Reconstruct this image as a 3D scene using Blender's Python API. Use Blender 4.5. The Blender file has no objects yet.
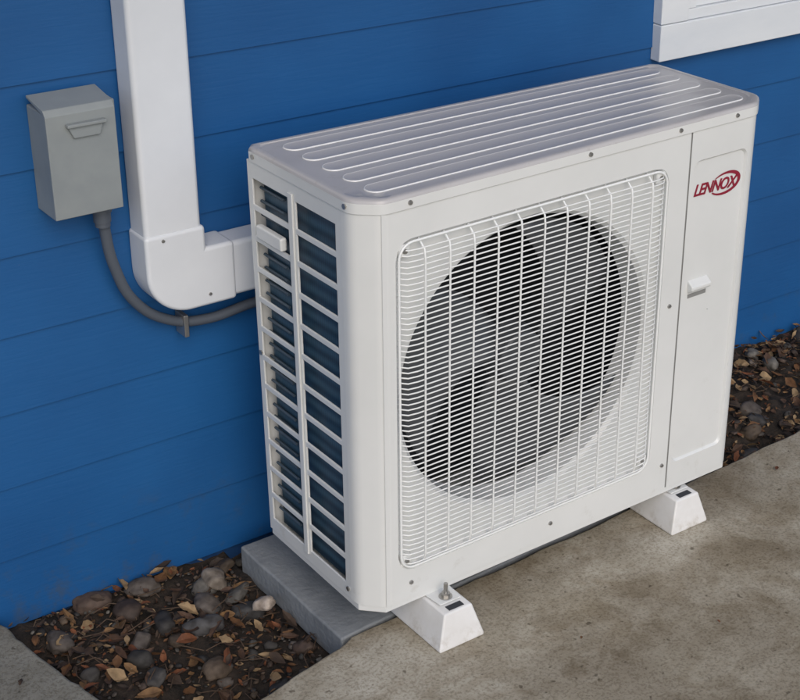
import bpy, bmesh, math, random
from mathutils import Vector, Matrix, noise
random.seed(7)
sc=bpy.context.scene
W,D,H,CH=.9565,.3556,.81,.039
GZ=-.09      # patio level
WY=.54       # wall plane

# ------------------------------------------------------------ materials
def mat(name,col,rough=.5,spec=.5,metal=0,noise_amt=0,nscale=8,col2=None,bump=0,bscale=60,coat=0,stretch=(1,1,1)):
    m=bpy.data.materials.new(name); m.use_nodes=True
    nt=m.node_tree; b=nt.nodes['Principled BSDF']
    b.inputs['Base Color'].default_value=(*col,1); b.inputs['Roughness'].default_value=rough
    b.inputs['Metallic'].default_value=metal; b.inputs['Specular IOR Level'].default_value=spec
    b.inputs['Coat Weight'].default_value=coat
    tc=nt.nodes.new('ShaderNodeTexCoord'); mp=nt.nodes.new('ShaderNodeMapping')
    mp.inputs['Scale'].default_value=stretch
    nt.links.new(tc.outputs['Object'],mp.inputs[0])
    if col2 is not None:
        n=nt.nodes.new('ShaderNodeTexNoise'); n.inputs['Scale'].default_value=nscale; n.inputs['Detail'].default_value=5
        n.inputs['Roughness'].default_value=.62
        r=nt.nodes.new('ShaderNodeValToRGB'); r.color_ramp.elements[0].position=.35; r.color_ramp.elements[1].position=.68
        r.color_ramp.elements[0].color=(*col,1); r.color_ramp.elements[1].color=(*col2,1)
        nt.links.new(mp.outputs[0],n.inputs[0]); nt.links.new(n.outputs[0],r.inputs[0]); nt.links.new(r.outputs[0],b.inputs['Base Color'])
    if bump:
        n=nt.nodes.new('ShaderNodeTexNoise'); n.inputs['Scale'].default_value=bscale; n.inputs['Detail'].default_value=3
        bp=nt.nodes.new('ShaderNodeBump'); bp.inputs['Strength'].default_value=bump; bp.inputs['Distance'].default_value=.004
        nt.links.new(mp.outputs[0],n.inputs[0]); nt.links.new(n.outputs[0],bp.inputs['Height']); nt.links.new(bp.outputs[0],b.inputs['Normal'])
    return m
def add_grime(m,scale,p0,p1,dark,zfade=None):
    nt=m.node_tree; b=nt.nodes['Principled BSDF']; tc=nt.nodes['Texture Coordinate']
    n=nt.nodes.new('ShaderNodeTexNoise'); n.inputs['Scale'].default_value=scale; n.inputs['Detail'].default_value=5; n.inputs['Roughness'].default_value=.7
    nt.links.new(tc.outputs['Object'],n.inputs[0])
    r=nt.nodes.new('ShaderNodeValToRGB'); r.color_ramp.elements[0].position=p0; r.color_ramp.elements[1].position=p1
    r.color_ramp.elements[0].color=(0,0,0,1); r.color_ramp.elements[1].color=(1,1,1,1); nt.links.new(n.outputs[0],r.inputs[0])
    fac=r.outputs[0]
    if zfade:
        s=nt.nodes.new('ShaderNodeSeparateXYZ'); nt.links.new(tc.outputs['Object'],s.inputs[0])
        mr=nt.nodes.new('ShaderNodeMapRange'); mr.inputs[1].default_value=zfade[0]; mr.inputs[2].default_value=zfade[1]; mr.inputs[3].default_value=1; mr.inputs[4].default_value=0
        nt.links.new(s.outputs[2],mr.inputs[0])
        mu=nt.nodes.new('ShaderNodeMath'); mu.operation='MULTIPLY'; nt.links.new(fac,mu.inputs[0]); nt.links.new(mr.outputs[0],mu.inputs[1]); fac=mu.outputs[0]
    x=nt.nodes.new('ShaderNodeMixRGB'); x.blend_type='MIX'; x.inputs[2].default_value=(*dark,1)
    nt.links.new(fac,x.inputs[0])
    l=b.inputs['Base Color'].links
    if l: nt.links.new(l[0].from_socket,x.inputs[1])
    else: x.inputs[1].default_value=b.inputs['Base Color'].default_value
    nt.links.new(x.outputs[0],b.inputs['Base Color'])
M_white=mat('painted_steel_white',(.67,.682,.672),.36,.5,col2=(.73,.74,.73),nscale=3,coat=.15)
add_grime(M_white,16,.60,.85,(.52,.51,.47),(-.02,.5))
M_top=mat('painted_steel_top_shade',(.45,.435,.44),.34,.5,col2=(.52,.505,.505),nscale=5,coat=.25)  # same cabinet paint, with the top's weaker light painted in as darker grey
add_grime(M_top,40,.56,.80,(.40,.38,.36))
M_rib=mat('painted_steel_rib_shade',(.49,.475,.48),.34,.5,coat=.25)  # rib faces carry the same painted-in shade as the top sheet
M_ribedge=mat('painted_steel_rib_highlight',(.76,.76,.75),.25,.5,coat=.3)  # bright colour paints the highlight along the rib edges
M_wire=mat('wire_white',(.80,.815,.81),.35)
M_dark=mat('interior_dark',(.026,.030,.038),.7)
M_seam=mat('seam_shadow_gap',(.24,.24,.235),.7)
M_fan=mat('fan_plastic',(.075,.080,.088),.4)
M_screw=mat('screw_metal',(.42,.41,.39),.35,metal=.85)
M_red=mat('logo_red',(.26,.012,.035),.4)
M_foot=mat('foot_plastic',(.80,.80,.80),.4,col2=(.70,.69,.67),nscale=9)
add_grime(M_foot,30,.50,.75,(.42,.37,.30),(-.09,-.05))
M_duct=mat('duct_vinyl',(.72,.75,.79),.35,col2=(.66,.69,.73),nscale=4)
M_box=mat('box_grey_paint',(.24,.265,.275),.42,col2=(.28,.305,.31),nscale=12)
M_cond=mat('conduit_grey',(.085,.10,.125),.5)
M_tube=mat('coil_tube',(.07,.10,.13),.4)
M_trim=mat('trim_white',(.76,.79,.82),.5,col2=(.66,.70,.75),nscale=6,bump=.1,bscale=60,stretch=(.3,1,1))
M_glass=mat('window_glass',(.02,.03,.04),.08,.8)
M_pad=mat('pad_concrete',(.18,.195,.21),.85,col2=(.27,.285,.295),nscale=10,bump=.5,bscale=90)
M_blade=mat('siding_back',(.01,.05,.15),.6)
M_blocker=mat('eave_blocker_paint',(.6,.6,.6),.7)
M_soil=mat('soil',(.010,.008,.006),.95,col2=(.040,.028,.020),nscale=40,bump=1,bscale=120)
M_ground=mat('ground_lawn',(.05,.07,.025),.95,col2=(.09,.10,.05),nscale=3,bump=1,bscale=30)
def coil_mat():
    m=mat('coil_fins',(.010,.025,.05),.4); nt=m.node_tree; b=nt.nodes['Principled BSDF']
    tc=nt.nodes['Texture Coordinate']
    w=nt.nodes.new('ShaderNodeTexWave'); w.bands_direction='Z'; w.inputs['Distortion'].default_value=.6
    w.inputs['Scale'].default_value=12
    r=nt.nodes.new('ShaderNodeValToRGB'); r.color_ramp.elements[0].color=(.022,.055,.095,1); r.color_ramp.elements[1].color=(.055,.12,.18,1)
    nt.links.new(tc.outputs['Object'],w.inputs[0]); nt.links.new(w.outputs[0],r.inputs[0])
    w2=nt.nodes.new('ShaderNodeTexWave'); w2.bands_direction='Y'; w2.inputs['Scale'].default_value=75
    nt.links.new(tc.outputs['Object'],w2.inputs[0])
    x=nt.nodes.new('ShaderNodeMixRGB'); x.blend_type='MULTIPLY'; x.inputs[0].default_value=.5
    nt.links.new(r.outputs[0],x.inputs[1]); nt.links.new(w2.outputs[0],x.inputs[2]); nt.links.new(x.outputs[0],b.inputs['Base Color'])
    return m
M_coil=coil_mat()
def concrete_mat(name,c1,c2,c3,dk):
    m=mat(name,c1,.82,.35); nt=m.node_tree; b=nt.nodes['Principled BSDF']; tc=nt.nodes['Texture Coordinate']
    def N(s,d,r=.6,dist=0,off=0):
        n=nt.nodes.new('ShaderNodeTexNoise'); n.inputs['Scale'].default_value=s; n.inputs['Detail'].default_value=d
        n.inputs['Roughness'].default_value=r; n.inputs['Distortion'].default_value=dist
        if off:
            mp=nt.nodes.new('ShaderNodeMapping'); mp.inputs['Location'].default_value=(off,off*.7,0)
            nt.links.new(tc.outputs['Object'],mp.inputs[0]); nt.links.new(mp.outputs[0],n.inputs[0])
        else: nt.links.new(tc.outputs['Object'],n.inputs[0])
        return n
    def R(n,p0,p1,a,b_):
        r=nt.nodes.new('ShaderNodeValToRGB'); r.color_ramp.elements[0].position=p0; r.color_ramp.elements[1].position=p1
        r.color_ramp.elements[0].color=(*a,1); r.color_ramp.elements[1].color=(*b_,1); nt.links.new(n.outputs[0],r.inputs[0]); return r
    def X(t,f,a,b_):
        x=nt.nodes.new('ShaderNodeMixRGB'); x.blend_type=t
        if isinstance(f,float): x.inputs[0].default_value=f
        else: nt.links.new(f.outputs[0],x.inputs[0])
        nt.links.new(a.outputs[0],x.inputs[1]); nt.links.new(b_.outputs[0],x.inputs[2]); return x
    a=R(N(3.0,5,.6,.5),.34,.64,c1,c2)
    stain=R(N(2.0,5,.62,.7),.48,.68,(0,0,0),(.8,.8,.8))
    c=nt.nodes.new('ShaderNodeRGB'); c.outputs[0].default_value=(*c3,1)
    x=X('MIX',stain,a,c)
    blot=R(N(4.5,6,.68,.9,3.3),.40,.56,dk,(1,1,1))
    x=X('MULTIPLY',.85,x,blot)
    sp=R(N(170,2,.7),.38,.52,(.60,.57,.53),(1,1,1))
    x=X('MULTIPLY',.7,x,sp)
    sp2=R(N(22,5,.75),.30,.62,(.74,.71,.66),(1.0,1.0,1.0))
    x=X('MULTIPLY',.65,x,sp2)
    pit=R(N(55,2,.5),.27,.33,(.35,.32,.29),(1,1,1))
    x=X('MULTIPLY',.8,x,pit)
    nt.links.new(x.outputs[0],b.inputs['Base Color'])
    bp=nt.nodes.new('ShaderNodeBump'); bp.inputs['Strength'].default_value=.6; bp.inputs['Distance'].default_value=.003
    nt.links.new(N(90,5,.75).outputs[0],bp.inputs['Height']); nt.links.new(bp.outputs[0],b.inputs['Normal'])
    return m
M_patio=concrete_mat('patio_concrete',(.28,.242,.182),(.42,.38,.30),(.57,.535,.455),(.66,.61,.54))
M_walk=concrete_mat('walk_concrete',(.15,.142,.12),(.24,.23,.195),(.31,.30,.26),(.7,.67,.62))
def siding_mat():
    m=mat('blue_siding',(.006,.085,.29),.48,.42); nt=m.node_tree; b=nt.nodes['Principled BSDF']; tc=nt.nodes['Texture Coordinate']
    mp=nt.nodes['Mapping']; mp.inputs['Scale'].default_value=(1.2,1,14)
    n=nt.nodes.new('ShaderNodeTexNoise'); n.inputs['Scale'].default_value=9; n.inputs['Detail'].default_value=5; n.inputs['Distortion'].default_value=.8
    nt.links.new(mp.outputs[0],n.inputs[0])
    bp=nt.nodes.new('ShaderNodeBump'); bp.inputs['Strength'].default_value=.17; bp.inputs['Distance'].default_value=.003
    nt.links.new(n.outputs[0],bp.inputs['Height']); nt.links.new(bp.outputs[0],b.inputs['Normal'])
    n2=nt.nodes.new('ShaderNodeTexNoise'); n2.inputs['Scale'].default_value=2.5; n2.inputs['Detail'].default_value=5
    nt.links.new(tc.outputs['Object'],n2.inputs[0])
    r=nt.nodes.new('ShaderNodeValToRGB'); r.color_ramp.elements[0].position=.3; r.color_ramp.elements[1].position=.7
    r.color_ramp.elements[0].color=(.008,.076,.235,1); r.color_ramp.elements[1].color=(.012,.104,.302,1)
    nt.links.new(n2.outputs[0],r.inputs[0]); nt.links.new(r.outputs[0],b.inputs['Base Color'])
    return m
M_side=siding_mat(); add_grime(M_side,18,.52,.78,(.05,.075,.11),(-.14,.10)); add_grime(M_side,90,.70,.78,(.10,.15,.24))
def attr_mat(name,rough):
    m=mat(name,(.2,.2,.2),rough); nt=m.node_tree; b=nt.nodes['Principled BSDF']; tc=nt.nodes['Texture Coordinate']
    a=nt.nodes.new('ShaderNodeAttribute'); a.attribute_name='Col'
    n=nt.nodes.new('ShaderNodeTexNoise'); n.inputs['Scale'].default_value=60; n.inputs['Detail'].default_value=4
    nt.links.new(tc.outputs['Object'],n.inputs[0])
    r=nt.nodes.new('ShaderNodeValToRGB'); r.color_ramp.elements[0].color=(.40,.36,.32,1); r.color_ramp.elements[1].color=(1.3,1.3,1.3,1)
    r.color_ramp.elements[0].position=.3; r.color_ramp.elements[1].position=.7
    nt.links.new(n.outputs[0],r.inputs[0])
    x=nt.nodes.new('ShaderNodeMixRGB'); x.blend_type='MULTIPLY'; x.inputs[0].default_value=.8
    nt.links.new(a.outputs['Color'],x.inputs[1]); nt.links.new(r.outputs[0],x.inputs[2]); nt.links.new(x.outputs[0],b.inputs['Base Color'])
    bp=nt.nodes.new('ShaderNodeBump'); bp.inputs['Strength'].default_value=.4; bp.inputs['Distance'].default_value=.003
    nt.links.new(n.outputs[0],bp.inputs['Height']); nt.links.new(bp.outputs[0],b.inputs['Normal'])
    return m
M_rock=attr_mat('river_rock',.75); M_leaf=attr_mat('dry_leaf',.75)

# ------------------------------------------------------------ helpers
def empty(name):
    e=bpy.data.objects.new(name,None); sc.collection.objects.link(e); e.empty_display_size=.1; return e
def slice_bm(bm,nx,ny):
    for i in range(1,nx):
        bmesh.ops.bisect_plane(bm,geom=bm.verts[:]+bm.edges[:]+bm.faces[:],plane_co=(W*i/nx,0,0),plane_no=(1,0,0))
    for i in range(1,ny):
        bmesh.ops.bisect_plane(bm,geom=bm.verts[:]+bm.edges[:]+bm.faces[:],plane_co=(0,D*i/ny,0),plane_no=(0,1,0))
def obj(name,bm_or_me,m,parent=None,smooth=False,bevel=0,seg=2,angle=35):
    if isinstance(bm_or_me,bmesh.types.BMesh):
        bmesh.ops.recalc_face_normals(bm_or_me,faces=bm_or_me.faces)
        me=bpy.data.meshes.new(name); bm_or_me.to_mesh(me); bm_or_me.free()
    else: me=bm_or_me
    if m: me.materials.append(m)
    o=bpy.data.objects.new(name,me); sc.collection.objects.link(o)
    if parent: o.parent=parent
    if bevel:
        b=o.modifiers.new('b','BEVEL'); b.width=bevel; b.segments=seg; b.limit_method='ANGLE'; b.angle_limit=math.radians(angle)
        smooth=True; b.harden_normals=True
    if smooth:
        for p in me.polygons: p.use_smooth=True
        if not bevel:
            try: me.set_sharp_from_angle(angle=math.radians(40))
            except Exception: pass
    return o
def box_bm(bm,x0,x1,y0,y1,z0,z1):
    v=[bm.verts.new((x,y,z)) for x in (x0,x1) for y in (y0,y1) for z in (z0,z1)]
    for f in ((0,1,3,2),(4,6,7,5),(0,4,5,1),(2,3,7,6),(0,2,6,4),(1,5,7,3)): bm.faces.new([v[i] for i in f])
def box(name,x0,x1,y0,y1,z0,z1,m,parent=None,bevel=.002,seg=2):
    bm=bmesh.new(); box_bm(bm,x0,x1,y0,y1,z0,z1); return obj(name,bm,m,parent,bevel=bevel,seg=seg)
def prism(name,pts,axis,a,b,m,parent=None,bevel=.002,seg=2,slices=None):
    bm=bmesh.new()
    def P(p,t):
        return {'z':(p[0],p[1],t),'y':(p[0],t,p[1]),'x':(t,p[0],p[1])}[axis]
    A=[bm.verts.new(P(p,a)) for p in pts]; B=[bm.verts.new(P(p,b)) for p in pts]
    n=len(pts); bm.faces.new(A); bm.faces.new(B)
    for i in range(n): bm.faces.new((A[i],A[(i+1)%n],B[(i+1)%n],B[i]))
    if slices: slice_bm(bm,*slices)
    return obj(name,bm,m,parent,bevel=bevel,seg=seg)
def tube(name,paths,r,m,parent=None,cyc=False,res=2,spl='POLY'):
    cu=bpy.data.curves.new(name,'CURVE'); cu.dimensions='3D'; cu.bevel_depth=r; cu.bevel_resolution=res; cu.use_fill_caps=True
    for pth in paths:
        s=cu.splines.new(spl); 
        if spl=='POLY':
            s.points.add(len(pth)-1)
            for i,p in enumerate(pth): s.points[i].co=(*p,1)
        else:
            s.bezier_points.add(len(pth)-1)
            for i,p in enumerate(pth):
                s.bezier_points[i].co=p; s.bezier_points[i].handle_left_type='AUTO'; s.bezier_points[i].handle_right_type='AUTO'
        s.use_cyclic_u=cyc; s.use_smooth=True
    o=bpy.data.objects.new(name,cu); sc.collection.objects.link(o); cu.materials.append(m)
    if parent: o.parent=parent
    return o
def rrect(x0,x1,z0,z1,r,n=8):
    o=[]
    for cx,cz,a in ((x1-r,z1-r,0),(x0+r,z1-r,90),(x0+r,z0+r,180),(x1-r,z0+r,270)):
        for i in range(n+1):
            t=math.radians(a+90*i/n); o.append((cx+r*math.cos(t),cz+r*math.sin(t)))
    return o
def ray_poly(cx,cz,t,poly):
    dx,dz=math.cos(t),math.sin(t); best=None
    for i in range(len(poly)):
        ax,az=poly[i]; bx,bz=poly[(i+1)%len(poly)]
        ex,ez=bx-ax,bz-az; den=dx*ez-dz*ex
        if abs(den)<1e-12: continue
        s=((ax-cx)*ez-(az-cz)*ex)/den; u=((ax-cx)*dz-(az-cz)*dx)/den
        if s>0 and -1e-6<=u<=1+1e-6 and (best is None or s>best): best=s
    return (cx+dx*best,cz+dz*best)

# ------------------------------------------------------------ AC unit
U=empty('air_conditioner_outdoor_unit')
gx0,gx1,gz0,gz1=.066,.692,.062,.729
SE=.742; ZT=.784
fx,fz,fr=.375,.405,.296
outer=[(SE,ZT),(CH,ZT),(CH,.0),(SE,.0)]
grl=rrect(gx0,gx1,gz0,gz1,.035)
inn=rrect(gx0+.006,gx1-.006,gz0+.006,gz1-.006,.03)
angs=[2*math.pi*i/160 for i in range(160)]+[math.atan2(p[1]-fz,p[0]-fx)%(2*math.pi) for p in outer]
angs=sorted(angs)
rings=[([ray_poly(fx,fz,t,outer) for t in angs],0.0),([ray_poly(fx,fz,t,grl) for t in angs],0.0),
 ([ray_poly(fx,fz,t,inn) for t in angs],.012),([(fx+fr*math.cos(t),fz+fr*math.sin(t)) for t in angs],.016),
 ([(fx+(fr-.008)*math.cos(t),fz+(fr-.008)*math.sin(t)) for t in angs],.024),([(fx+(fr-.010)*math.cos(t),fz+(fr-.010)*math.sin(t)) for t in angs],.080)]
def ringmesh(name,rings,m,parent):
    bm=bmesh.new(); prev=None
    for pts,y in rings:
        vs=[bm.verts.new((p[0],y,p[1])) for p in pts]
        if prev:
            n=len(vs)
            for i in range(n): bm.faces.new((prev[i],prev[(i+1)%n],vs[(i+1)%n],vs[i]))
        prev=vs
    o=obj(name,bm,m,parent,smooth=True); 
    o.data.set_sharp_from_angle(angle=math.radians(25)); return o
ringmesh('front_panel',rings,M_white,U)
box('seam_gap',SE-.002,SE+.006,.0012,.004,.0,ZT,M_seam,U,bevel=0)
def post(name,pts,z0,z1):
    bm=bmesh.new(); A=[bm.verts.new((*p,z0)) for p in pts]; B=[bm.verts.new((*p,z1)) for p in pts]
    for i in range(len(pts)-1): bm.faces.new((A[i],A[i+1],B[i+1],B[i]))
    o=obj(name,bm,M_white,U)
    for p in o.data.polygons: p.use_smooth=True
    return o
def chpts(c,r,mir=None):
    out=[]
    def fil(p0,p1,p2,r,n=5):
        a=(Vector(p0)-Vector(p1)).normalized(); b=(Vector(p2)-Vector(p1)).normalized()
        s=Vector(p1)+a*r; e=Vector(p1)+b*r; o=[]
        for i in range(n+1):
            t=i/n; o.append(tuple(s*(1-t)**2+Vector(p1)*2*t*(1-t)+e*t*t))
        return o
    out+=fil((c+.1,0),(c,0),(0,c),r)+fil((c,0),(0,c),(0,c+.1),r)
    if mir: out=[(mir-x,y) for x,y in out]
    return out
CP=chpts(CH,.014)
post('corner_post',[(CH+.0145,-.0004)]+[(x,y-.0004) for x,y in CP]+[(0-.0003,.06)],0,ZT)
RP=chpts(CH,.014,W)
post('corner_post',RP+[(W,D)],0,ZT)
px0,px1,pz0,pz1=.756,W-CH-.012,.055,.722
o1=[(W-CH-.0135,ZT),(SE+.004,ZT),(SE+.004,0),(W-CH-.0135,0)]
g1=rrect(px0,px1-.004,pz0,pz1,.018); g2=rrect(px0+.004,px1-.008,pz0+.004,pz1-.004,.015)
cx,cz=.83,.39
an=sorted([2*math.pi*i/120 for i in range(120)]+[math.atan2(p[1]-cz,p[0]-cx)%(2*math.pi) for p in o1]+[math.atan2(p[1]-cz,p[0]-cx)%(2*math.pi) for p in g1])
R1=[([ray_poly(cx,cz,t,o1) for t in an],0.),([ray_poly(cx,cz,t,g1) for t in an],0.),([ray_poly(cx,cz,t,g2) for t in an],.005),([(cx+.001*math.cos(t),cz+.001*math.sin(t)) for t in an],.005)]
ringmesh('service_panel',R1,M_white,U)
prism('hand_grip',[(-.010,.458),(.006,.470),(.006,.440),(-.010,.450)],'x',.768,.822,M_white,U,bevel=.003,seg=3)
prism('hand_grip_shade',[(.004,.430),(.006,.430),(.006,.4385),(.004,.4385)],'x',.770,.820,M_seam,U,bevel=0)  # flat strip in shadow grey, painting the shade under the grip
def lattice(name,ys,zs,openf,x,m):
    bm=bmesh.new(); V={}
    def v(i,j):
        if (i,j) not in V: V[(i,j)]=bm.verts.new((x,ys[i],zs[j]))
        return V[(i,j)]
    for i in range(len(ys)-1):
        for j in range(len(zs)-1):
            if not openf(i,j): bm.faces.new((v(i,j),v(i+1,j),v(i+1,j+1),v(i,j+1)))
    o=obj(name,bm,m,U)
    s=o.modifiers.new('s','SOLIDIFY'); s.thickness=.004; s.offset=0
    b=o.modifiers.new('b','BEVEL'); b.width=.0012; b.segments=2; b.limit_method='ANGLE'
    return o
nrow=12; zb,zt_=.030,.752; bar=.011; cell=(zt_-zb-bar*(nrow-1))/nrow
zs=[0]; z=zb
for i in range(nrow):
    zs+= [z,z+cell]; z+=cell+bar
zs.append(ZT)
ys=[.058,.078,.200,.224,.340,D]
lattice('side_lattice',ys,zs,lambda i,j:(i in(1,3)) and j%2==1,.002,M_white)
box('side_mullion',-.004,.0,.205,.219,.02,.765,M_white,U,bevel=.0015)
zh=zs[2*nrow-3]; 
box('side_handle',-.010,.004,.238,.322,zh+.004,zh+.030,M_white,U,bevel=.004)
box('side_coil',.020,.045,.03,D-.02,.015,.79,M_coil,U,bevel=0)
tube('coil_tubes',[[(.016,.262,z_),(.016,.34,z_)] for z_ in [.05+.0262*i for i in range(27)]],.003,M_tube,U,res=1)
box('rear_panel',.0,W,D-.003,D,.0,ZT,M_white,U,bevel=.001)
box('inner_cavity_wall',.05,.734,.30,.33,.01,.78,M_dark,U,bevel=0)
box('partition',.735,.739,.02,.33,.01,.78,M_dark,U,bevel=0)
prism('base_pan',[(CH,.002),(W-CH,.002),(W-.002,CH),(W-.002,D-.002),(.002,D-.002),(.002,CH)],'z',-.014,.001,M_white,U,bevel=.002)
cap=[(x,y) for x,y in chpts(CH,.016)]
capL=[(x-.002 if x<.02 else x,y-.003) for x,y in cap]
capR=[(W-x,y) for x,y in capL]
outline=capR+[(W+.002,D-.012),(W-.01,D+.002),(.01,D+.002),(-.002,D-.012)]+list(reversed(capL))
prism('top_cap_skirt',outline,'z',ZT,H-.0072,M_white,U,bevel=.0008,seg=2,slices=(16,6))
def inset(pts,d,cx=W/2,cy=D/2):
    return [(x+(d if x<cx else -d),y+(d if y<cy else -d)) for x,y in pts]
bm=bmesh.new(); prev=None
for d,zz in ((0,H-.0073),(.0008,H-.0035),(.0025,H-.0012),(.006,H),(.013,H),(.0145,H-.0015)):
    L=[bm.verts.new((x,y,zz)) for x,y in inset(outline,d)]
    if prev:
        n=len(L)
        for i in range(n): bm.faces.new((prev[i],prev[(i+1)%n],L[(i+1)%n],L[i]))
    prev=L
bm.faces.new(prev); slice_bm(bm,24,10)
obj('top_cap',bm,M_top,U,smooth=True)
for k in range(5):
    yy=.054+.0625*k
    x0,x1=.045,W-.035; hw=.0205
    bm=bmesh.new(); bm2=bmesh.new()
    def loop(b,h,z):
        o=[]
        for cx_,a in ((x1-hw,-90),(x0+hw,90)):
            for i in range(13):
                t=math.radians(a+180*i/12); o.append(b.verts.new((cx_+h*math.cos(t),yy+h*math.sin(t),z)))
        return o
    prev=None
    for h,z in ((hw,H-.004),(hw-.0002,H-.0008),(hw-.0010,H+.0002),(hw-.0018,H+.0004),(hw-.0026,H+.0001)):
        L=loop(bm,h,z)
        if prev:
            n=len(L)
            for i in range(n): bm.faces.new((prev[i],prev[(i+1)%n],L[(i+1)%n],L[i]))
        prev=L
    slice_bm(bm,24,1)
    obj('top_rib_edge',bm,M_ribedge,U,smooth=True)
    L=loop(bm2,hw-.0025,H+.0001); L2=loop(bm2,hw-.0055,H-.0006); n=len(L)
    for i in range(n): bm2.faces.new((L[i],L[(i+1)%n],L2[(i+1)%n],L2[i]))
    bm2.faces.new(L2); slice_bm(bm2,24,1)
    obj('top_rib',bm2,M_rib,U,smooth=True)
hor=[]; nz=62
for i in range(1,nz):
    z=gz0+.008+(gz1-gz0-.016)*i/nz
    ins=.0
    dz=min(z-gz0,gz1-z)
    if dz<.03: ins=.03-math.sqrt(max(0,.03**2-(.03-dz)**2))
    a,b=gx0+.008+ins,gx1-.008-ins
    j=random.uniform(-.0005,.0005); q=random.uniform(-.0005,.0005)
    hor.append([(a,.008,z),(a+.012,-.006,z+j),(a+.03,-.009,z+j),((a+b)/2,-.009,z+(j+q)/2),(b-.03,-.009,z+q),(b-.012,-.006,z+q),(b,.008,z)])
tube('guard_wires_horizontal',hor,.0014,M_wire,U,res=1)
ver=[]
for i in range(1,12):
    x=gx0+(gx1-gx0)*i/12
    ver.append([(x,.008,gz0+.006),(x,-.010,gz0+.022),(x,-.0125,gz0+.04),(x,-.0125,gz1-.04),(x,-.010,gz1-.022),(x,.008,gz1-.006)])
tube('guard_wires_vertical',ver,.0020,M_wire,U,res=1)
tube('guard_rim',[[(x,-.001,z) for x,z in rrect(gx0+.006,gx1-.006,gz0+.006,gz1-.006,.03)]],.0024,M_wire,U,cyc=True)
bm=bmesh.new()
bmesh.ops.create_cone(bm,cap_ends=True,segments=40,radius1=.062,radius2=.05,depth=.05,matrix=Matrix.Translation((fx,.060,fz))@Matrix.Rotation(math.radians(90),4,'X'))
obj('fan_hub',bm,M_fan,U,bevel=.006,seg=3)
bm=bmesh.new()
for k in range(3):
    base=math.radians(120*k+20); G=[]
    for i in range(9):
        rr=.055+(.27-.055)*i/8; row=[]
        span=math.radians(52+26*i/8)
        for j in range(9):
            t=base+math.radians(12)*i/8*3+span*(j/8-.5)
            y=.092-.050*(j/8)+.01*math.sin(i/8*3.1)
            row.append(bm.verts.new((fx+rr*math.cos(t),y,fz+rr*math.sin(t))))
        G.append(row)
    for i in range(8):
        for j in range(8): bm.faces.new((G[i][j],G[i+1][j],G[i+1][j+1],G[i][j+1]))
o=obj('fan_blades',bm,M_fan,U,smooth=True); s=o.modifiers.new('s','SOLIDIFY'); s.thickness=.004
def screw(p,axis,parent=U,r=.0050):
    bm=bmesh.new()
    R=Matrix.Rotation(math.radians(90),4,'X') if axis=='y' else Matrix.Rotation(math.radians(90),4,'Y')
    bmesh.ops.create_cone(bm,cap_ends=True,segments=12,radius1=r,radius2=r*.75,depth=.004,matrix=Matrix.Translation(p)@R)
    if axis=='y': box_bm(bm,p[0]-r*.6,p[0]+r*.6,p[1]-.003,p[1]-.0021,p[2]-.0008,p[2]+.0008)
    obj('screw',bm,M_screw,parent,smooth=True)
for p in [(.094,-.004,.795),(.487,-.004,.795),(.71,-.004,.795),(.86,-.004,.795),(.429,-.001,.034),(.094,-.001,.034),(.728,-.001,.06),(.085,-.001,.085),(.085,-.001,.708),(.672,-.001,.708),(.672,-.001,.09),(.716,-.001,.43)]: screw(p,'y')
for p in [(-.002,.045,.795),(-.002,.33,.795),(-.001,.068,.02),(-.001,.345,.40)]: screw(p,'x')
for cx_,cz_ in ((.085,.708),(.672,.708),(.085,.085),(.672,.09)):
    box('guard_clip',cx_-.012,cx_+.012,.001,.0125,cz_-.012,cz_+.012,M_white,U,bevel=.003)
# badge
cu=bpy.data.curves.new('badge_text','FONT'); cu.body='LENNOX'; cu.size=.033; cu.shear=.35; cu.extrude=.0006; cu.offset=.0006; cu.align_x='CENTER'; cu.align_y='CENTER'
cu.space_character=.93
t=bpy.data.objects.new('badge_text',cu); sc.collection.objects.link(t); cu.materials.append(M_red); t.parent=U
t.location=(.820,.0040,.657); t.rotation_euler=(math.radians(90),0,0); t.scale=(.88,1.0,1)
bm=bmesh.new(); A=[];B=[]
for i in range(61):
    a=math.radians(-140+ i*280/60)
    w=.0010+.0030*math.cos(a/2)**2
    cxx,czz=.848,.658; rx,rz=.039,.021
    sh=.25
    for L,k in ((A,-w),(B,w)):
        x=(rx+k)*math.cos(a); z=(rz+k)*math.sin(a); L.append(bm.verts.new((cxx+x+sh*z,.0038,czz+z)))
for i in range(60): bm.faces.new((A[i],A[i+1],B[i+1],B[i]))
obj('badge_oval',bm,M_red,U)
# the real cabinet sits very slightly out of square
off={(0,0,0):(0,0,0),(1,0,0):(0,0,.010),(0,1,0):(-.002,0,.006),(1,1,0):(0,0,.006),
     (0,0,1):(0,0,0),(1,0,1):(-.003,0,.018),(0,1,1):(-.012,0,.002),(1,1,1):(.010,0,-.001)}
def warp(p):
    a,b,c=p.x/W,p.y/D,p.z/H; d=Vector((0,0,0))
    for (i,j,k),o in off.items():
        d+=Vector(o)*((a if i else 1-a)*(b if j else 1-b)*(c if k else 1-c))
    return p+d
for o in U.children:
    if o.type=='MESH':
        for v in o.data.vertices: v.co=warp(v.co)
    elif o.type=='CURVE':
        for s in o.data.splines:
            for q in s.points: q.co=(*warp(Vector(q.co[:3])),1)
    else: o.location=warp(o.location)

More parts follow.
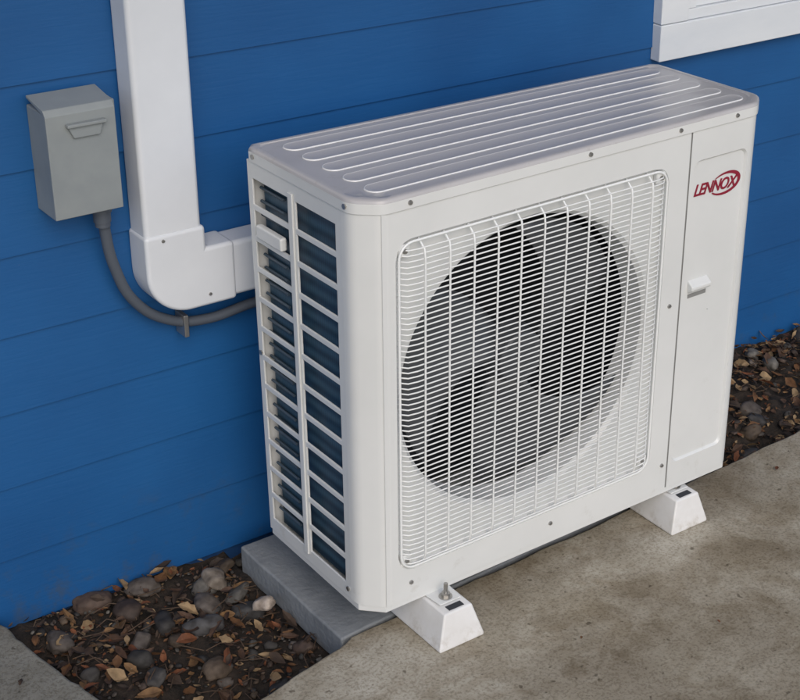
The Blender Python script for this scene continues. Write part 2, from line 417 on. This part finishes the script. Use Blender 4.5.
# ------------------------------------------------------------ risers
def riser(x0,yf):
    e=empty('equipment_riser')
    bm=bmesh.new(); x1=x0+.104; zt=-.016; ins=.020
    lo=[(x0,yf),(x1,yf),(x1,.43),(x0,.43)]; hi=[(x0+ins,yf+.014),(x1-ins,yf+.014),(x1-ins,.43-.014),(x0+ins,.43-.014)]
    A=[bm.verts.new((*p,GZ)) for p in lo]; Am=[bm.verts.new((*p,GZ+.006)) for p in lo]; B=[bm.verts.new((*p,zt)) for p in hi]
    bm.faces.new(A); bm.faces.new(B)
    for i in range(4):
        bm.faces.new((A[i],A[(i+1)%4],Am[(i+1)%4],Am[i])); bm.faces.new((Am[i],Am[(i+1)%4],B[(i+1)%4],B[i]))
    obj('riser_body',bm,M_foot,e,bevel=.004,seg=3)
    xc=(x0+x1)/2
    box('slot',xc-.017,xc+.017,yf+.020,yf+.034,zt-.001,zt+.0012,M_dark,e,bevel=0)
    prism('mount_tab',[(xc-.024,yf+.04),(xc+.024,yf+.04),(xc+.03,.03),(xc-.03,.03)],'z',zt+.0015,zt+.0045,M_white,e,bevel=.001)
    bm=bmesh.new()
    def cyl(r,d,z,s): bmesh.ops.create_cone(bm,cap_ends=True,segments=s,radius1=r,radius2=r,depth=d,matrix=Matrix.Translation((xc,yf+.056,z)))
    cyl(.013,.002,zt+.006,24); cyl(.0085,.008,zt+.011,6); cyl(.0042,.026,zt+.022,12)
    obj('bolt',bm,M_screw,e,smooth=True)
riser(.105,-.079); riser(.734,-.042)

# ------------------------------------------------------------ house
Hs=empty('blue_house')
bm=bmesh.new(); prof=[]; ex=.152; z=-.135
while z<2.7:
    prof+=[(WY-.010,z),(WY-.004,z+ex-.0005)]; z+=ex
rows=[[bm.verts.new((x,y,z)) for y,z in prof] for x in (-5,7)]
for i in range(len(prof)-1): bm.faces.new((rows[0][i],rows[0][i+1],rows[1][i+1],rows[1][i]))
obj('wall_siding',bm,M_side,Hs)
box('wall_core',-5,7,WY+.002,WY+.15,-.3,2.7,M_blade,Hs,bevel=0)
wx0,wx1,wz0,wz1=1.122,2.25,.747,1.95; tw=.084
yf,yb=WY-.036,WY-.004
box('window_sill_trim',wx0,wx1,yf,yb,wz0,wz0+tw,M_trim,Hs,bevel=.003)
box('window_head_trim',wx0,wx1,yf,yb,wz1-tw,wz1,M_trim,Hs,bevel=.003)
box('window_side_trim',wx0,wx0+tw,yf+.001,yb,wz0+tw+.001,wz1-tw-.001,M_trim,Hs,bevel=.003)
box('window_side_trim',wx1-tw,wx1,yf+.001,yb,wz0+tw+.001,wz1-tw-.001,M_trim,Hs,bevel=.003)
for k,(ins,yy) in enumerate(((0,yf+.006),(.026,yf+.014))):
    X0,X1,Z0,Z1=wx0+tw+.001+ins,wx1-tw-.001-ins,wz0+tw+.001+ins,wz1-tw-.001-ins
    box('window_frame',X0,X1,yy,yb,Z0,Z0+.025,M_trim,Hs,bevel=.002); box('window_frame',X0,X1,yy,yb,Z1-.025,Z1,M_trim,Hs,bevel=.002)
    box('window_frame',X0,X0+.025,yy,yb,Z0+.0255,Z1-.0255,M_trim,Hs,bevel=.002); box('window_frame',X1-.025,X1,yy,yb,Z0+.0255,Z1-.0255,M_trim,Hs,bevel=.002)
box('window_pane',wx0+tw+.05,wx1-tw-.05,yb-.008,yb-.002,wz0+tw+.05,wz1-tw-.05,M_glass,Hs,bevel=0)
box('added_eave_blocker',-5,7,-.60,WY+.14,2.50,2.66,M_blocker,Hs,bevel=.01)  # unseen roof added to keep sky light off the unit's top

# ------------------------------------------------------------ line-set duct
Dk=empty('line_set_cover')
dx0,dx1,dy=-.162,-.049,.467; hz0,hz1=.470,.582
box('vertical_run',dx0-.002,dx1-.002,dy,WY-.006,.62,2.49,M_duct,Dk,bevel=.010,seg=4)
box('horizontal_run',.0,.75,dy,WY-.006,hz0,hz1,M_duct,Dk,bevel=.010,seg=4)
R_=.085; cx_,cz_=dx0-.005+R_,hz0-.004+R_
out=[(dx0-.005,.630)]
for i in range(25):
    t=math.radians(180+90*i/24); out.append((cx_+R_*math.cos(t),cz_+R_*math.sin(t)))
out+=[(.012,hz0-.004),(.012,hz1+.003),(dx1+.003,hz1+.003),(dx1+.003,.630)]
prism('elbow',out,'y',dy-.004,WY-.005,M_duct,Dk,bevel=.008,seg=4)
screw((dx0+.03,dy-.004,.618),'y',Dk,.004)
screw((-.045,dy-.004,.49),'y',Dk,.004)
# ------------------------------------------------------------ disconnect box
Bx=empty('electrical_disconnect_box')
bx0,bx1,bz0,bz1,bf=-.333,-.209,.702,.905,.445
box('enclosure',bx0+.004,bx1-.004,bf+.012,WY-.006,bz0,bz1-.012,M_box,Bx,bevel=.003)
prism('cover',[(bf,bz0+.006),(bf,bz1-.012),(bf+.008,bz1-.002),(WY-.02,bz1+.008),(WY-.02,bz1+.003),(bf+.012,bz1-.010),(bf+.0115,bz0+.006)],'x',bx0,bx1,M_box,Bx,bevel=.0015)
prism('cover_handle',[(bx0+.036,bz1-.034),(bx1-.024,bz1-.034),(bx1-.032,bz1-.055),(bx0+.045,bz1-.055)],'y',bf-.006,bf-.0005,M_box,Bx,bevel=.002)
prism('cover_lip',[(bx0+.033,bz1-.028),(bx1-.021,bz1-.028),(bx1-.021,bz1-.034),(bx0+.033,bz1-.034)],'y',bf-.012,bf-.0005,M_box,Bx,bevel=.0015)
box('hinge_flange',bx1+.0005,bx1+.009,bf+.02,WY-.006,bz0+.002,bz1-.006,M_box,Bx,bevel=.002)
Cd=empty('electrical_conduit')
tube('conduit_hose',[[(-.232,.49,.70),(-.228,.495,.66),(-.214,.50,.575),(-.178,.503,.492),(-.112,.505,.437),(-.04,.505,.419),(.06,.505,.426),(.3,.505,.44)]],.0100,M_cond,Cd,res=6,spl='BEZIER')
bm=bmesh.new()
for r,d,z in ((.018,.012,.696),(.0155,.020,.681),(.0135,.010,.667)): bmesh.ops.create_cone(bm,cap_ends=True,segments=20,radius1=r,radius2=r,depth=d,matrix=Matrix.Translation((-.232,.49,z)))
obj('conduit_fitting',bm,M_cond,Cd,smooth=True)
box('conduit_strap',-.090,-.080,.490,WY-.012,.398,.444,M_screw,Cd,bevel=.002)

# ------------------------------------------------------------ ground
bm=bmesh.new(); s=150
vs=[bm.verts.new(p) for p in ((-s,-s,-.24),(s,-s,-.24),(s,s,-.24),(-s,s,-.24))]; bm.faces.new(vs)
obj('ground',bm,M_ground)
def edge_pts(p0,p1,n,amp,seed):
    o=[]
    for i in range(n):
        t=i/n; x=p0[0]+(p1[0]-p0[0])*t; y=p0[1]+(p1[1]-p0[1])*t
        k=noise.noise(Vector((x*9+seed,y*9,seed)))*amp+noise.noise(Vector((x*35+seed,y*35,seed)))*amp*.4
        d=Vector((p1[0]-p0[0],p1[1]-p0[1])).normalized(); o.append((x-d.y*k,y+d.x*k))
    return o
pat=edge_pts((-.45,-.047),(0,.066),24,.010,1)+edge_pts((0,.066),(1.3,.116),60,.006,2)+edge_pts((1.3,.116),(4.5,.14),80,.014,3)+[(4.5,-4.5),(-3.5,-4.5),(-3.5,-.047)]
prism('patio',list(reversed(pat)),'z',GZ-.12,GZ,M_patio,bevel=.006)
wk=edge_pts((-.425,-.043),(-.455,.18),12,.012,4)+edge_pts((-.455,.18),(-.50,.50),16,.014,5)+[(-.52,.526),(-3.5,.526),(-3.5,-.043)]
prism('walkway',wk,'z',GZ-.12,GZ-.002,M_walk,bevel=.008)
pd=edge_pts((-.016,.075),(.965,.122),30,.002,6)+edge_pts((.965,.122),(.965,.465),10,.002,7)+edge_pts((.965,.465),(-.016,.465),20,.002,8)+edge_pts((-.016,.465),(-.016,.075),10,.002,9)
prism('equipment_pad',pd,'z',GZ-.07,GZ-.003,M_pad,bevel=.005)
def bed(x,y):
    z=-.165
    if x>.9: z=-.165+.065*min(1,(x-.9)/.25)*(.35+.65*min(1,max(0,(y-.10)/.35)))
    if x<0: z+=.025*max(0,(y-.25)/.3)-.06*math.exp(-((x+.26)**2+(y-.12)**2)/.008)
    return z+.022*noise.noise(Vector((x*9,y*9,0)))+.008*noise.noise(Vector((x*40,y*40,3)))
bm=bmesh.new(); V=[]
xs=[-.6+.015*i for i in range(270)]; ysb=[-.1+.015*j for j in range(45)]
for x in xs: V.append([bm.verts.new((x,y,bed(x,y)-.004)) for y in ysb])
for i in range(len(xs)-1):
    for j in range(len(ysb)-1): bm.faces.new((V[i][j],V[i+1][j],V[i+1][j+1],V[i][j+1]))
obj('soil_bed',bm,M_soil,smooth=True)
cols=[(.085,.08,.072),(.05,.046,.042),(.12,.10,.085),(.09,.06,.045),(.14,.13,.115),(.07,.05,.04),(.035,.032,.030),(.11,.08,.055),(.06,.058,.058)]
def icos(n):
    ico=bmesh.new(); bmesh.ops.create_icosphere(ico,subdivisions=n,radius=1); a=[v.co.copy() for v in ico.verts]; f=[[v.index for v in f.verts] for f in ico.faces]; ico.free(); return a,f
I3,I2=icos(3),icos(2)
verts=[];faces=[];vc=[]
def rock(x,y,z,s,col):
    IV,IF=I3 if s>.014 else I2
    R=Matrix.Rotation(random.uniform(0,6.3),3,'Z')@Matrix.Rotation(random.uniform(-.5,.5),3,'X')@Matrix.Rotation(random.uniform(-.4,.4),3,'Y')
    sx,sy,sz=s*random.uniform(.8,1.35),s*random.uniform(.6,1),s*random.uniform(.35,.65)
    off=Vector((random.uniform(0,99),)*3); b=len(verts)
    ang=random.random()<.55
    for v in IV:
        k=1+.28*noise.noise(v*1.3+off)+.10*noise.noise(v*4+off)
        w=v.copy()
        if ang: m=max(abs(c) for c in w); w=w*(.5+.5/m*.8)
        p=R@Vector((w.x*sx*k,w.y*sy*k,w.z*sz*k)); verts.append((p.x+x,p.y+y,p.z+z)); vc.append(col)
    for f in IF: faces.append([i+b for i in f])
def regionok(x,y):
    if x<-.03: 
        xl=-.44-.07*max(0,(y-.1))/.4
        return x>xl+.01 and y>(.066+.25*x)+.02 and y<WY-.02
    if x<.98: return y>.475 and y<WY-.02
    return y>.135 and y<WY-.02
def scatter(n,xr,smin,smax,lift=0):
    placed=[]; t=0
    while len(placed)<n and t<n*12:
        t+=1
        x=random.uniform(*xr); y=random.uniform(-.05,.53)
        if not regionok(x,y): continue
        s=random.uniform(smin,smax)
        if any((x-a)**2+(y-b)**2<(.8*(s+c))**2 for a,b,c in placed): continue
        if x<0 and (x+.26)**2+(y-.12)**2<.004: continue
        placed.append((x,y,s)); c=random.choice(cols); j=random.uniform(.5,1.25)
        rock(x,y,bed(x,y)+s*.12+lift,s,tuple(k*j for k in c))
scatter(26,(-.46,-.03),.020,.038,.003); scatter(60,(-.46,-.03),.007,.015); scatter(260,(-.46,-.03),.0025,.006,.002)
scatter(60,(.98,3.2),.018,.036,.001); scatter(110,(.98,2.6),.008,.016,.001); scatter(30,(0,.97),.012,.02)
rock(-.055,.30,-.125,.024,(.40,.34,.29)); rock(-.09,.44,-.13,.030,(.20,.17,.14))
def mesh_attr(name,verts,faces,vc,m,smooth=True):
    me=bpy.data.meshes.new(name); me.from_pydata(verts,[],faces); me.materials.append(m)
    a=me.color_attributes.new('Col','FLOAT_COLOR','POINT')
    for i,c in enumerate(vc): a.data[i].color=(*c,1)
    if smooth:
        for p in me.polygons: p.use_smooth=True
    o=bpy.data.objects.new(name,me); sc.collection.objects.link(o); return o
mesh_attr('river_rock_gravel',verts,faces,vc,M_rock)
verts=[];faces=[];vc=[]
lc=[(.13,.06,.022),(.20,.11,.045),(.07,.035,.018),(.28,.19,.10),(.05,.03,.018),(.16,.055,.02),(.09,.05,.03),(.035,.022,.015)]
def leaf(x,y,z,s,tilt=.7):
    R=Matrix.Rotation(random.uniform(0,6.3),3,'Z')@Matrix.Rotation(random.uniform(-tilt,tilt),3,'X')@Matrix.Rotation(random.uniform(-tilt,tilt)*.7,3,'Y')
    c=random.choice(lc); b=len(verts); n=7; cu=random.uniform(-.5,.8); wd=random.uniform(.3,.65)
    for i in range(n):
        t=i/(n-1); w=wd*math.sin(math.pi*min(1,max(.03,t)))**.8*random.uniform(.7,1.15)
        for k in (-1,0,1):
            p=R@Vector(((t-.5)*2*s,k*w*s,s*(cu*(t-.5)**2*2+.35*abs(k)*w))); verts.append((p.x+x,p.y+y,p.z+z)); vc.append(c)
    for i in range(n-1):
        for k in range(2):
            a=b+i*3+k; faces.append([a,a+1,a+4,a+3])
def lscatter(n,xr,s0,s1,lo=.004,hi=.028):
    c=0
    while c<n:
        x=random.uniform(*xr); y=random.uniform(-.05,.53)
        if not regionok(x,y): continue
        leaf(x,y,bed(x,y)+random.uniform(lo,hi),random.uniform(s0,s1)); c+=1
lscatter(900,(-.47,-.03),.003,.010,.0,.012); lscatter(190,(-.47,-.03),.010,.024); lscatter(2200,(.98,2.4),.004,.012,0,.014); lscatter(420,(.98,2.4),.010,.022)
for x,y,s in ((-.33,-.10,.007),(.35,-.20,.005),(1.12,.02,.008),(1.3,-.12,.006),(-.55,.30,.009),(.02,-.25,.005),(.60,-.32,.005),(-.60,.42,.010),(-.50,.47,.008),(.95,-.30,.004)): leaf(x,y,GZ+.005,s,.15)
mesh_attr('leaf_litter',verts,faces,vc,M_leaf,False)
tw=[]
for i in range(190):
    xr=(-.44,-.04) if i<80 else (1.0,2.4)
    x=random.uniform(*xr); y=random.uniform(.13,.5); a=random.uniform(0,6.3); l=random.uniform(.02,.07); z=bed(x,y)+.016
    tw.append([(x,y,z),(x+l*.5*math.cos(a),y+l*.5*math.sin(a),z+random.uniform(0,.01)),(x+l*math.cos(a+.3),y+l*math.sin(a+.3),z-.004)])
M_twig=mat('twig_brown',(.08,.05,.03),.8)
tube('twigs',tw,.0011,M_twig,None,res=1)

# ------------------------------------------------------------ light
w=bpy.data.worlds.new('World'); sc.world=w; w.use_nodes=True; nt=w.node_tree
sky=nt.nodes.new('ShaderNodeTexSky'); sky.sky_type='NISHITA'; sky.sun_disc=False
SEl,SAz=38,200
sky.sun_elevation=math.radians(SEl); sky.sun_rotation=math.radians(SAz); sky.air_density=1; sky.dust_density=2.6; sky.ozone_density=1.7
nt.links.new(sky.outputs[0],nt.nodes['Background'].inputs[0]); nt.nodes['Background'].inputs[1].default_value=.15
L=bpy.data.lights.new('sun','SUN'); L.energy=.80; L.angle=math.radians(50); L.color=(1,.985,.96)
lo=bpy.data.objects.new('sun',L); sc.collection.objects.link(lo)
az=math.radians(SAz); el=math.radians(SEl)
dirv=Vector((math.sin(az)*math.cos(el),math.cos(az)*math.cos(el),math.sin(el)))
lo.rotation_euler=dirv.to_track_quat('Z','Y').to_euler(); lo.location=dirv*6

# ------------------------------------------------------------ camera
yaw,pit,rol=.7059,.4645,.0434
f=Vector((math.sin(yaw)*math.cos(pit),math.cos(yaw)*math.cos(pit),-math.sin(pit)))
r=Vector((math.cos(yaw),-math.sin(yaw),0)); u=r.cross(f)
r2=r*math.cos(rol)+u*math.sin(rol); u2=-r*math.sin(rol)+u*math.cos(rol)
cd=bpy.data.cameras.new('camera'); co=bpy.data.objects.new('camera',cd); sc.collection.objects.link(co)
M=Matrix(((r2.x,u2.x,-f.x,-1.2846),(r2.y,u2.y,-f.y,-2.0247),(r2.z,u2.z,-f.z,1.7549),(0,0,0,1)))
co.matrix_world=M
cd.sensor_width=36; cd.sensor_fit='HORIZONTAL'; cd.lens=1572.6/800*36; cd.shift_x=-.203; cd.shift_y=0; cd.clip_end=1000; cd.clip_start=.05
sc.camera=co
sc.view_settings.view_transform='Standard'; sc.view_settings.look='None'; sc.view_settings.exposure=0
